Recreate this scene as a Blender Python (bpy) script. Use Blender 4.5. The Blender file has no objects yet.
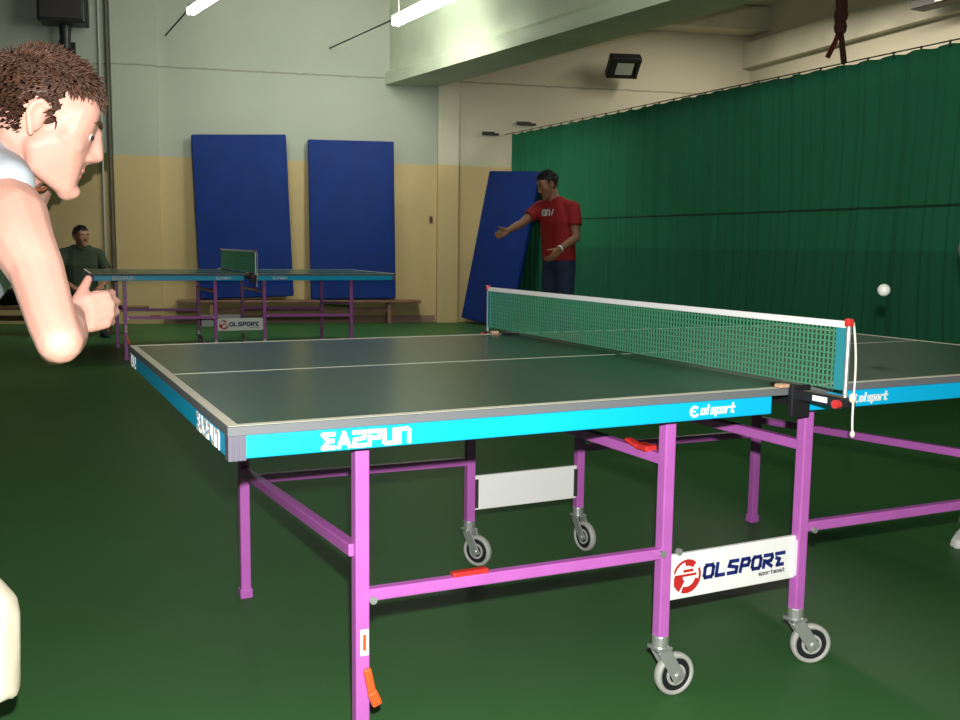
import bpy, bmesh, math, random
from mathutils import Vector as V, Matrix, Quaternion
random.seed(7)
PI = math.pi
SC = bpy.context.scene
COL = SC.collection

# ------------------------------------------------------------------ camera, world, light, exposure
CAM = V((-1.724, -2.504, 1.0904))
FW = V((0.44045144, 0.89012427, -0.11696717)); RT = V((0.89686117, -0.44213359, 0.01256727)); UP = V((0.04052869, 0.11043858, 0.99305626))
cd = bpy.data.cameras.new('camera'); cam = bpy.data.objects.new('camera', cd); COL.objects.link(cam)
m = Matrix((RT, UP, -FW)).transposed().to_4x4(); m.translation = CAM
cam.matrix_world = m
cd.sensor_width = 36.0; cd.lens = 36.0 * 961.86 / 960.0; cd.clip_start = 0.05; cd.clip_end = 200
SC.camera = cam
SC.view_settings.view_transform = 'Standard'; SC.view_settings.look = 'None'
SC.view_settings.gamma = 1.0; SC.view_settings.exposure = 0.0; SC.view_settings.use_curve_mapping = False
w = bpy.data.worlds.new('hall_ambient'); SC.world = w; w.use_nodes = True
w.node_tree.nodes['Background'].inputs[0].default_value = (0.85, 1.0, 0.9, 1); w.node_tree.nodes['Background'].inputs[1].default_value = 0.025

def lamp(name, kind, loc, power, color, size=None, size_y=None, target=None):
    l = bpy.data.lights.new(name, kind); o = bpy.data.objects.new(name, l); COL.objects.link(o)
    l.energy = power; l.color = color; o.location = loc
    if kind == 'AREA':
        l.shape = 'RECTANGLE'; l.size = size; l.size_y = size_y
    elif size: l.shadow_soft_size = size
    if target is not None:
        o.rotation_euler = (V(target) - V(loc)).to_track_quat('-Z', 'Y').to_euler()
    return o
# the camera's own flash, just above the lens
lamp('camera_flash', 'POINT', CAM + UP * 0.12 + RT * 0.02, 445, (1.0, 0.97, 0.94), 0.015)
# bare area lights standing in for unseen tube rows, ahead and behind
lamp('hall_fill_light', 'AREA', (2.4, 8.0, 4.2), 92, (0.93, 1.0, 0.88), 0.3, 3.4, (2.4, 11.6, 1.2))
lamp('hall_fill_light', 'AREA', (0.3, 8.4, 4.2), 48, (0.92, 1.0, 0.9), 0.3, 3.0, (0.3, 11.8, 1.2))
lamp('hall_fill_light', 'AREA', (6.9, 6.2, 4.1), 118, (1.0, 0.93, 0.78), 0.3, 4.0, (6.9, 6.4, 0))
lamp('hall_fill_light', 'AREA', (1.5, 0.5, 4.2), 8, (0.93, 1.0, 0.86), 0.3, 5.0, (1.5, 0.5, 0))

lamp('hall_fill_light', 'AREA', (2.6, 3.6, 4.2), 30, (0.93, 1.0, 0.88), 0.3, 3.4, (2.6, 3.6, 0))  # extra light added to brighten the curtain front, not a tube row

# ------------------------------------------------------------------ materials
def mat(name, color, rough=0.5, metal=0.0, noise=0.0, nscale=8.0, spec=0.5, bump=0.0, bscale=60.0, emit=0.0, sss=0.0):
    mt = bpy.data.materials.new(name); mt.use_nodes = True
    nt = mt.node_tree; b = nt.nodes['Principled BSDF']
    b.inputs['Base Color'].default_value = (*color, 1); b.inputs['Roughness'].default_value = rough
    b.inputs['Metallic'].default_value = metal; b.inputs['Specular IOR Level'].default_value = spec
    if sss:
        b.inputs['Subsurface Weight'].default_value = sss; b.inputs['Subsurface Radius'].default_value = (0.01, 0.004, 0.002)
    if emit:
        b.inputs['Emission Color'].default_value = (*color, 1); b.inputs['Emission Strength'].default_value = emit
    if noise or bump:
        tc = nt.nodes.new('ShaderNodeTexCoord')
    if noise:
        n = nt.nodes.new('ShaderNodeTexNoise'); n.inputs['Scale'].default_value = nscale; n.inputs['Detail'].default_value = 5
        nt.links.new(tc.outputs['Object'], n.inputs['Vector'])
        r = nt.nodes.new('ShaderNodeValToRGB')
        r.color_ramp.elements[0].position = 0.3; r.color_ramp.elements[1].position = 0.7
        r.color_ramp.elements[0].color = (*[c * (1 - noise) for c in color], 1)
        r.color_ramp.elements[1].color = (*[min(1, c * (1 + noise)) for c in color], 1)
        nt.links.new(n.outputs['Fac'], r.inputs['Fac']); nt.links.new(r.outputs['Color'], b.inputs['Base Color'])
    if bump:
        n2 = nt.nodes.new('ShaderNodeTexNoise'); n2.inputs['Scale'].default_value = bscale
        nt.links.new(tc.outputs['Object'], n2.inputs['Vector'])
        bp = nt.nodes.new('ShaderNodeBump'); bp.inputs['Strength'].default_value = bump; bp.inputs['Distance'].default_value = 0.01
        nt.links.new(n2.outputs['Fac'], bp.inputs['Height']); nt.links.new(bp.outputs['Normal'], b.inputs['Normal'])
    return mt

class NT:
    """tiny helper to write position based materials"""
    def __init__(s, name, rough=0.6):
        s.m = bpy.data.materials.new(name); s.m.use_nodes = True; s.nt = s.m.node_tree; s.b = s.nt.nodes['Principled BSDF']
        s.b.inputs['Roughness'].default_value = rough
        g = s.nt.nodes.new('ShaderNodeTexCoord'); s.pos = g.outputs['Object']
        x = s.nt.nodes.new('ShaderNodeSeparateXYZ'); s.nt.links.new(s.pos, x.inputs[0]); s.x, s.y, s.z = x.outputs
    def put(s, sock, v):
        if hasattr(v, 'is_linked'): s.nt.links.new(v, sock)
        else: sock.default_value = v
    def math(s, op, a, b=0.0, c=None):
        n = s.nt.nodes.new('ShaderNodeMath'); n.operation = op; s.put(n.inputs[0], a); s.put(n.inputs[1], b)
        if c is not None: s.put(n.inputs[2], c)
        return n.outputs[0]
    def noise(s, scale, detail=4, stretch=None):
        n = s.nt.nodes.new('ShaderNodeTexNoise'); n.inputs['Scale'].default_value = scale; n.inputs['Detail'].default_value = detail
        v = s.pos
        if stretch:
            mp = s.nt.nodes.new('ShaderNodeMapping'); mp.inputs['Scale'].default_value = stretch; s.nt.links.new(v, mp.inputs[0]); v = mp.outputs[0]
        s.nt.links.new(v, n.inputs['Vector']); return n.outputs['Fac']
    def mix(s, f, a, b):
        n = s.nt.nodes.new('ShaderNodeMix'); n.data_type = 'RGBA'
        s.put(n.inputs[0], f)
        for i, v in ((6, a), (7, b)):
            if isinstance(v, tuple): n.inputs[i].default_value = (*v, 1)
            else: s.nt.links.new(v, n.inputs[i])
        return n.outputs[2]
    def step(s, v, edge, soft=0.004):   # 0 below the edge, 1 above it
        n = s.nt.nodes.new('ShaderNodeMapRange'); n.inputs[1].default_value = edge - soft; n.inputs[2].default_value = edge + soft
        s.nt.links.new(v, n.inputs[0]); return n.outputs[0]
    def line(s, v, at, half):
        d = s.math('ABSOLUTE', s.math('SUBTRACT', v, at)); return s.math('LESS_THAN', d, half)
    def out(s, col, bump=None, bs=0.2):
        s.nt.links.new(col, s.b.inputs['Base Color'])
        if bump is not None:
            bp = s.nt.nodes.new('ShaderNodeBump'); bp.inputs['Strength'].default_value = bs; bp.inputs['Distance'].default_value = 0.01
            s.nt.links.new(bump, bp.inputs['Height']); s.nt.links.new(bp.outputs['Normal'], s.b.inputs['Normal'])
        return s.m

n = NT('green_floor_covering', 0.40)
n.b.inputs['Specular IOR Level'].default_value = 0.05
M_FLOOR = n.out(n.mix(n.noise(1.6, 6), (0.034, 0.104, 0.032), (0.046, 0.132, 0.043)), n.noise(35, 3), 0.05)

def wall_mat(name, upper, lower, olive_patch=False):
    n = NT(name, 0.75)
    nz = n.noise(0.9, 6); nf = n.noise(9, 5)
    up = n.mix(nz, tuple(c * 0.86 for c in upper), tuple(min(1, c * 1.1) for c in upper))
    lo = n.mix(nz, tuple(c * 0.9 for c in lower), tuple(c * 1.06 for c in lower))
    zz = n.math('ADD', n.z, n.math('MULTIPLY', n.math('SUBTRACT', nf, 0.5), 0.03))
    c = n.mix(n.step(zz, 2.235, 0.012), lo, up)
    j = n.line(n.math('ADD', n.z, n.math('MULTIPLY', nf, 0.03)), 3.415, 0.012)
    c = n.mix(n.math('MULTIPLY', j, 0.55), c, (0.16, 0.14, 0.11))
    if olive_patch:   # an irregular darker olive patch beside the pipe
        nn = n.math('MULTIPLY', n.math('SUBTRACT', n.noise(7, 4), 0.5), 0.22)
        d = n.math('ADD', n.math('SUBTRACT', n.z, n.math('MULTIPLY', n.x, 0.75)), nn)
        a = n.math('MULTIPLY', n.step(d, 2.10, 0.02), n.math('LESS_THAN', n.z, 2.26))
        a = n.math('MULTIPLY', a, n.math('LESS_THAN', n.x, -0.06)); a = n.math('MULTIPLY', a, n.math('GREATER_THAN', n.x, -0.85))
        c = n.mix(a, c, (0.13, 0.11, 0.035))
    return n.out(c, nf, 0.12)
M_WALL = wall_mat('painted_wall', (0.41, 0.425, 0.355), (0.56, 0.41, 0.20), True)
M_WALLW = wall_mat('painted_wall_warm', (0.56, 0.51, 0.40), (0.56, 0.41, 0.20))
M_PLAST = mat('ceiling_plaster', (0.55, 0.51, 0.41), 0.8, noise=0.12, nscale=2.5, bump=0.1, bscale=12)
M_BEAM = mat('beam_paint', (0.50, 0.55, 0.42), 0.6, noise=0.1, nscale=2.0, bump=0.06, bscale=15)
M_PURP = mat('purple_enamel', (0.46, 0.120, 0.45), 0.35, noise=0.06, nscale=14)
M_CYAN = mat('blue_apron_paint', (0.003, 0.44, 0.78), 0.4)
M_TOP = mat('table_green_top', (0.024, 0.072, 0.040), 0.24, noise=0.12, nscale=5, spec=0.1)
M_EDGE = mat('chipboard_edge', (0.13, 0.14, 0.15), 0.6)
M_WHITE = mat('white_line_paint', (0.62, 0.60, 0.50), 0.5)
M_BOARD = mat('white_sign_board', (0.84, 0.85, 0.82), 0.45)
M_NAVY = mat('navy_print', (0.01, 0.02, 0.16), 0.5)
M_REDP = mat('red_print', (0.50, 0.02, 0.02), 0.5)
M_RED = mat('red_plastic', (0.55, 0.03, 0.025), 0.35)
M_ORNG = mat('orange_plastic', (0.75, 0.10, 0.02), 0.35)
M_BLACK = mat('black_plastic', (0.012, 0.012, 0.014), 0.45)
M_GREYP = mat('grey_corner_plastic', (0.12, 0.11, 0.15), 0.5)
M_STEEL = mat('galvanised_steel', (0.55, 0.57, 0.55), 0.35, 0.7)
M_TYRE = mat('grey_rubber', (0.36, 0.37, 0.33), 0.6)
M_NET = mat('green_net_cord', (0.055, 0.25, 0.135), 0.7)
M_TEAL = mat('teal_band', (0.02, 0.22, 0.26), 0.6)
M_TAPE = mat('white_tape', (0.80, 0.82, 0.80), 0.6)
M_CORD = mat('white_cord', (0.62, 0.60, 0.52), 0.7)
M_MAT = mat('blue_vinyl', (0.002, 0.024, 0.17), 0.55, noise=0.12, nscale=3, spec=0.2, bump=0.08, bscale=14)
M_WOOD = mat('bench_wood', (0.20, 0.10, 0.06), 0.5, noise=0.25, nscale=6)
M_DARKM = mat('dark_metal', (0.035, 0.03, 0.03), 0.5)
M_PIPE = mat('pipe_paint', (0.10, 0.09, 0.06), 0.6, noise=0.2, nscale=5)
M_TUBE = mat('lit_tube', (0.95, 1.0, 0.88), 0.4, emit=26)
M_HOUS = mat('lamp_housing', (0.7, 0.7, 0.65), 0.5)
M_GLASS = mat('lamp_glass', (0.35, 0.38, 0.34), 0.2)
M_ROPE = mat('brown_rope', (0.10, 0.035, 0.025), 0.9, bump=0.5, bscale=120)
M_BALL = mat('white_celluloid', (0.80, 0.84, 0.74), 0.35)
M_SKIN = mat('light_skin', (0.50, 0.262, 0.205), 0.55, noise=0.10, nscale=9, sss=0.12)
M_SKIN2 = mat('tanned_skin', (0.33, 0.15, 0.085), 0.5, noise=0.07, nscale=9)
M_LIP = mat('lip_skin', (0.52, 0.19, 0.15), 0.45)
M_EYE = mat('eye_white', (0.75, 0.72, 0.68), 0.2)
M_IRIS = mat('dark_iris', (0.03, 0.025, 0.02), 0.15)
M_HAIR = mat('brown_hair', (0.062, 0.028, 0.016), 0.5, noise=0.5, nscale=60, spec=0.4)
M_HAIR2 = mat('black_hair', (0.012, 0.010, 0.009), 0.55)
M_VEST = mat('pale_grey_jersey', (0.34, 0.38, 0.42), 0.8, noise=0.05, nscale=30, bump=0.15, bscale=25)
M_SHORT = mat('cream_cotton', (0.62, 0.56, 0.43), 0.8, noise=0.05, nscale=12, bump=0.25, bscale=18)
M_REDT = mat('red_cotton', (0.33, 0.010, 0.014), 0.8, bump=0.25, bscale=14)
M_JEAN = mat('blue_denim', (0.018, 0.032, 0.085), 0.85, noise=0.2, nscale=30)
M_OLIVE = mat('dark_olive_cotton', (0.030, 0.045, 0.022), 0.85, bump=0.2, bscale=14)
M_DARKC = mat('black_cloth', (0.010, 0.011, 0.013), 0.85, bump=0.3, bscale=12)
M_SHOE = mat('white_leather', (0.68, 0.69, 0.66), 0.5)
n = NT('green_curtain_cloth', 0.85)
nz = n.noise(2.0, 5, (1, 1, 0.15))
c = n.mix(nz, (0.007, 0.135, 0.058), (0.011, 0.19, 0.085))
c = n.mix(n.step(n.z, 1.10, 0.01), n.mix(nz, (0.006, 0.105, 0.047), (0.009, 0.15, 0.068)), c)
c = n.mix(n.line(n.z, 1.45, 0.011), c, (0.003, 0.04, 0.018))
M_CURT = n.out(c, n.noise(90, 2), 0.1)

# ------------------------------------------------------------------ mesh helpers
def ortho(d, hint=None):
    d = V(d).normalized(); h = V(hint) if hint is not None else (V((0, 0, 1)) if abs(d.z) < 0.9 else V((1, 0, 0)))
    s = d.cross(h)
    if s.length < 1e-6: s = d.cross(V((0, 1, 0.3)))
    s.normalize(); return d, s, s.cross(d).normalized()
class MB:
    def __init__(s): s.bm = bmesh.new()
    def add(s, verts, faces):
        vs = [s.bm.verts.new(v) for v in verts]
        for f in faces:
            try: s.bm.faces.new([vs[i] for i in f])
            except ValueError: pass
        return vs
    def box(s, c, size, ax=None):
        c = V(c); X, Y, Z = [V(a) for a in (ax or ((1, 0, 0), (0, 1, 0), (0, 0, 1)))]
        hx, hy, hz = [k / 2 for k in size]; vs = []
        for i in (-1, 1):
            for j in (-1, 1):
                for k in (-1, 1): vs.append(c + X * hx * i + Y * hy * j + Z * hz * k)
        s.add(vs, [(0, 1, 3, 2), (4, 6, 7, 5), (0, 4, 5, 1), (2, 3, 7, 6), (0, 2, 6, 4), (1, 5, 7, 3)]); return s
    def span(s, a, b):
        a, b = V(a), V(b); d = b - a
        return s.box((a + b) / 2, (abs(d.x), abs(d.y), abs(d.z)))
    def bar(s, a, b, w, h, hint=None):
        a, b = V(a), V(b); d, sd, up = ortho(b - a, hint)
        return s.box((a + b) / 2, ((b - a).length, w, h), (d, sd, up))
    def cyl(s, a, b, r0, r1=None, seg=16):
        a, b = V(a), V(b); r1 = r0 if r1 is None else r1; d, x, y = ortho(b - a); vs = []
        for p, r in ((a, r0), (b, r1)):
            for i in range(seg):
                t = 2 * PI * i / seg; vs.append(p + x * r * math.cos(t) + y * r * math.sin(t))
        s.add(vs, [(i, (i + 1) % seg, seg + (i + 1) % seg, seg + i) for i in range(seg)] + [tuple(range(seg))[::-1], tuple(range(seg, 2 * seg))]); return s
    def tube(s, pts, r, seg=8):
        pts = [V(p) for p in pts]; rings = []; n_ = len(pts); prev = None
        for k, p in enumerate(pts):
            t = (pts[min(k + 1, n_ - 1)] - pts[max(k - 1, 0)]).normalized()
            if prev is None: _, x, y = ortho(t)
            else:
                x = (prev - t * prev.dot(t)).normalized(); y = t.cross(x)
            prev = x; rr = r[k] if isinstance(r, (list, tuple)) else r
            rings.append([s.bm.verts.new(p + x * rr * math.cos(2 * PI * i / seg) + y * rr * math.sin(2 * PI * i / seg)) for i in range(seg)])
        for a, b in zip(rings, rings[1:]):
            for i in range(seg): s.bm.faces.new((a[i], a[(i + 1) % seg], b[(i + 1) % seg], b[i]))
        s.bm.faces.new(rings[0][::-1]); s.bm.faces.new(rings[-1]); return s
    def lathe(s, prof, o, axis, seg=28):    # prof: (radius, along) closed loop
        o = V(o); d, x, y = ortho(axis); rings = []
        for r, h in prof:
            rings.append([s.bm.verts.new(o + d * h + (x * math.cos(2 * PI * i / seg) + y * math.sin(2 * PI * i / seg)) * r) for i in range(seg)])
        for k in range(len(rings)):
            a, b = rings[k], rings[(k + 1) % len(rings)]
            for i in range(seg): s.bm.faces.new((a[i], a[(i + 1) % seg], b[(i + 1) % seg], b[i]))
        return s
    def ball(s, c, r, sub=3, scale=(1, 1, 1)):
        mt = Matrix.Translation(V(c)) @ Matrix.Diagonal((*[r * k for k in scale], 1))
        bmesh.ops.create_icosphere(s.bm, subdivisions=sub, radius=1, matrix=mt); return s
    def prism(s, pts, thick):   # pts: planar 3D loop, extruded along its normal
        pts = [V(p) for p in pts]; k = len(pts); nn = V()
        for i in range(k): nn += (pts[i] - pts[0]).cross(pts[(i + 1) % k] - pts[0])
        nn = nn.normalized() * thick
        s.add(pts + [p + nn for p in pts], [tuple(range(k))[::-1], tuple(range(k, 2 * k))] + [(i, (i + 1) % k, k + (i + 1) % k, k + i) for i in range(k)]); return s
    def build(s, name, material, parent=None, bevel=0.0, smooth=False, label=None):
        bmesh.ops.recalc_face_normals(s.bm, faces=s.bm.faces[:])
        me = bpy.data.meshes.new(name); s.bm.to_mesh(me); s.bm.free()
        me.materials.append(material)
        if smooth:
            for p in me.polygons: p.use_smooth = True
        o = bpy.data.objects.new(name, me); COL.objects.link(o)
        if bevel:
            bv = o.modifiers.new('bevel', 'BEVEL'); bv.width = bevel; bv.segments = 2; bv.limit_method = 'ANGLE'
        if parent is not None: o.parent = parent
        if label: o['label'] = label
        return o
def tag(o, label, cat, group=None, kind=None):
    o['label'] = label; o['category'] = cat
    if group: o['group'] = group
    if kind: o['kind'] = kind
    return o
def struct(o): o['kind'] = 'structure'; return o
def thing(name, label, cat, loc=(0, 0, 0), rz=0.0, group=None):
    o = bpy.data.objects.new(name, None); COL.objects.link(o); o.empty_display_size = 0.1
    o.location = loc; o.rotation_euler = (0, 0, rz); return tag(o, label, cat, group)
def copy_tree(o, parent=None):
    c = o.copy(); COL.objects.link(c)
    if parent is not None: c.parent = parent
    for ch in list(o.children): copy_tree(ch, c)
    return c

# stroke lettering: polylines on a unit cell
GL = {
 'O': [[(.15, 0), (.85, 0), (1, .2), (1, .8), (.85, 1), (.15, 1), (0, .8), (0, .2), (.15, 0)]],
 'L': [[(0, 1), (0, 0), (.9, 0)]],
 'S': [[(1, 1), (.1, 1), (0, .62), (1, .42), (.95, 0), (0, 0)]],
 'P': [[(0, 0), (.12, .95)], [(.12, 1), (.9, 1), (1, .75), (.9, .45), (.1, .45)]],
 'R': [[(0, 0), (0, .55)], [(0, 1), (.9, 1), (1, .75), (.85, .5), (.2, .45), (1, 0)]],
 'T': [[(0, 1), (1, 1)], [(.1, .62), (.5, .5), (.3, 0), (1, 0)]],
 'E': [[(1, 1), (0, 1), (.5, .5), (0, 0), (1, 0)], [(.5, .5), (.9, .5)]],
 'A': [[(0, 0), (.5, 1), (1, 0)], [(.25, .32), (.75, .32)]],
 'F': [[(0, 0), (0, .6)], [(0, 1), (1, 1), (.95, .5), (.1, .5)]],
 'U': [[(0, 1), (0, .1), (.2, 0), (1, 0), (1, 1)]],
 'N': [[(0, 0), (0, 1), (.8, 1), (1, .85), (1, 0)]],
 '2': [[(0, 1), (1, 1), (.95, .55), (.05, .45), (0, 0), (1, 0)]],
 'l': [[(.3, 1), (.3, 0)]], 'o': [[(0, 0), (1, 0), (1, .6), (0, .6), (0, 0)]], 'p': [[(0, -.3), (0, .6), (1, .6), (1, 0), (0, 0)]],
 's': [[(1, .6), (0, .6), (0, .3), (1, .3), (1, 0), (0, 0)]], 'r': [[(0, 0), (0, .6), (.9, .6)]], 't': [[(.3, 1), (.3, 0), (.9, 0)], [(0, .6), (.9, .6)]],
 'm': [[(0, 0), (0, .6), (1, .6), (1, 0)], [(.5, .6), (.5, 0)]],
}
def letters(mb, text, o, ux, uz, nrm, cw, ch, gap, st, th=0.0015, slant=0.0):
    o, ux, uz, nrm = V(o), V(ux), V(uz), V(nrm); x = 0
    for g in text:
        for pl in GL.get(g, []):
            P = [o + ux * (x + cw * a + slant * ch * b) + uz * ch * b + nrm * (th / 2) for a, b in pl]
            for a, b in zip(P, P[1:]):
                d = (b - a)
                if d.length < 1e-6: continue
                e = d.normalized() * st * 0.45
                mb.bar(a - e, b + e, st, th, nrm)
        x += cw + gap
    return mb
def arc_band(mb, c, ux, uz, nrm, r0, r1, a0, a1, th=0.0012, seg=12):
    c, ux, uz = V(c), V(ux), V(uz); pts = []
    for r, rng in ((r1, range(seg + 1)), (r0, range(seg, -1, -1))):
        for i in rng:
            t = math.radians(a0 + (a1 - a0) * i / seg); pts.append(c + ux * r * math.cos(t) + uz * r * math.sin(t))
    k = len(pts) // 2
    for i in range(k - 1):
        q = [pts[i], pts[i + 1], pts[2 * k - 2 - i], pts[2 * k - 1 - i]]
        cc = [p + V(nrm) * th for p in q]
        mb.add(q + cc, [(0, 1, 2, 3), (7, 6, 5, 4), (0, 4, 5, 1), (1, 5, 6, 2), (2, 6, 7, 3), (3, 7, 4, 0)])

# ------------------------------------------------------------------ room shell
WA = V((-0.38, 11.27, 0)); WD = V((0.9713404, -0.23769271, 0)); WN = V((0.23769271, 0.9713404, 0))   # back wall: point, run, outward normal
def wl(t, off, z):      # point on the back wall: t metres along it, off metres in front
    return WA + WD * t - WN * off + V((0, 0, z))
def local_wall(name, t0, t1, z0, z1, mtl, thick=0.2):
    o = MB().span((t0, 0, z0), (t1, thick, z1)).build(name, mtl)
    o.location = WA; o.rotation_euler = (0, 0, math.atan2(WD.y, WD.x)); return struct(o)
CEIL = 4.62
struct(MB().span((-8, -7, -0.1), (11, 13.5, 0)).build('floor', M_FLOOR))
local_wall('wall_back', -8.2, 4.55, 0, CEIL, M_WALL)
o = local_wall('wall_back_warm_section', 4.55, 9.45, 0, CEIL, M_WALLW); o.name = 'wall_back_right'
# pilasters of the back wall
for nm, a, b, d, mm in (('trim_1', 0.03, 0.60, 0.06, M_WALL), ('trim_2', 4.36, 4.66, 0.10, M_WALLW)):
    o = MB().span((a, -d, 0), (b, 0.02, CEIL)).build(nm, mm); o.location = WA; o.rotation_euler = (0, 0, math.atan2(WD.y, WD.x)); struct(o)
o = MB().span((0.62, -0.025, 0), (4.34, 0.0, 0.10)).build('baseboard_back', mat('baseboard_paint', (0.30, 0.17, 0.13), 0.6)); o.location = WA; o.rotation_euler = (0, 0, math.atan2(WD.y, WD.x)); struct(o)
# right wall behind the curtain
RW = V((8.5, 9.12, 0)); RD = V((-0.087, -0.996, 0))
ax = (RD, V((0.996, -0.087, 0)), V((0, 0, 1)))
struct(MB().box(RW + RD * 6 + ax[1] * 0.1 + V((0, 0, CEIL / 2)), (13, 0.2, CEIL), ax).build('wall_right', M_WALLW))
struct(MB().box(RW + RD * 6 - ax[1] * 0.06 + V((0, 0, 3.98)), (13, 0.14, 0.36), ax).build('trim_3', M_PLAST))
# ceiling and its ribs
struct(MB().span((-8, -7, CEIL), (11, 13.5, CEIL + 0.2)).build('ceiling', M_PLAST))
wa = (WD, WN, V((0, 0, 1)))
struct(MB().box(wl(6.9, 0.22, 4.44), (5.0, 0.44, 0.34), wa).build('trim_4', M_PLAST, bevel=0.01))
struct(MB().box(wl(6.9, 2.6, 4.50), (5.4, 0.3, 0.24), wa).build('trim_5', M_PLAST, bevel=0.01))
# deep concrete beam running from the back wall towards the camera
BD = V((0.61, -5.653, 0)).normalized(); BS = V((-BD.y, BD.x, 0))       # run, side (to the right)
b0 = V((3.14, 10.38, 0)) - BD * 0.3
beam = MB()
L = 11.0
def bq(prof):
    vs = [b0 + BS * a + V((0, 0, z)) for a, z in prof]; k = len(prof)
    beam.add(vs + [v + BD * L for v in vs], [tuple(range(k)), tuple(range(k, 2 * k))[::-1]] + [(i, (i + 1) % k, k + (i + 1) % k, k + i) for i in range(k)])
bq([(0, 3.31), (0.66, 3.31), (0.66, 3.40), (0.60, 3.44), (0.60, CEIL), (0.06, CEIL), (0.06, 3.52), (0, 3.46)])
struct(beam.build('trim_6', M_BEAM))

# ------------------------------------------------------------------ table tennis table
NEAR, FAR = -0.68, 0.40
PX = (-1.09, -0.32, 0.12, 0.95)
def caster(root, x, y, axis, off, far=False):
    zt = 0.135; c = V((x + off[0], y + off[1], 0.054)); a = V(axis).normalized()
    f = MB(); f.cyl((x, y, zt + 0.02), (x, y, zt - 0.012), 0.021)
    f.box((x, y, zt - 0.012), (0.045, 0.045, 0.008))
    for s in (-1, 1):
        e = a * 0.017 * s; top = V((x, y, zt - 0.014)); dr = (c - top).normalized()
        f.bar(top + e - dr * 0.002, c + e + dr * 0.014, 0.034, 0.004, a)
    f.cyl(c - a * 0.024, c + a * 0.024, 0.007)
    fo = f.build('caster', M_STEEL, root, bevel=0.002, label='grey metal swivel caster fork')
    t = MB(); t.lathe([(0.042, -0.012), (0.050, -0.012), (0.054, -0.006), (0.054, 0.006), (0.050, 0.012), (0.042, 0.012)], c, a, 36)
    t.build('tyre', M_TYRE, fo, smooth=True)
    h = MB(); h.lathe([(0.001, -0.008), (0.041, -0.008), (0.041, 0.008), (0.001, 0.008)], c, a, 30)
    h.build('hub', M_BLACK, fo)
    h = MB(); h.lathe([(0.020, -0.011), (0.027, -0.011), (0.027, 0.011), (0.020, 0.011)], c, a, 24); h.lathe([(0.001, -0.012), (0.011, -0.012), (0.011, 0.012), (0.001, 0.012)], c, a, 16)
    h.build('hub_ring', M_TYRE, fo)
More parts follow.
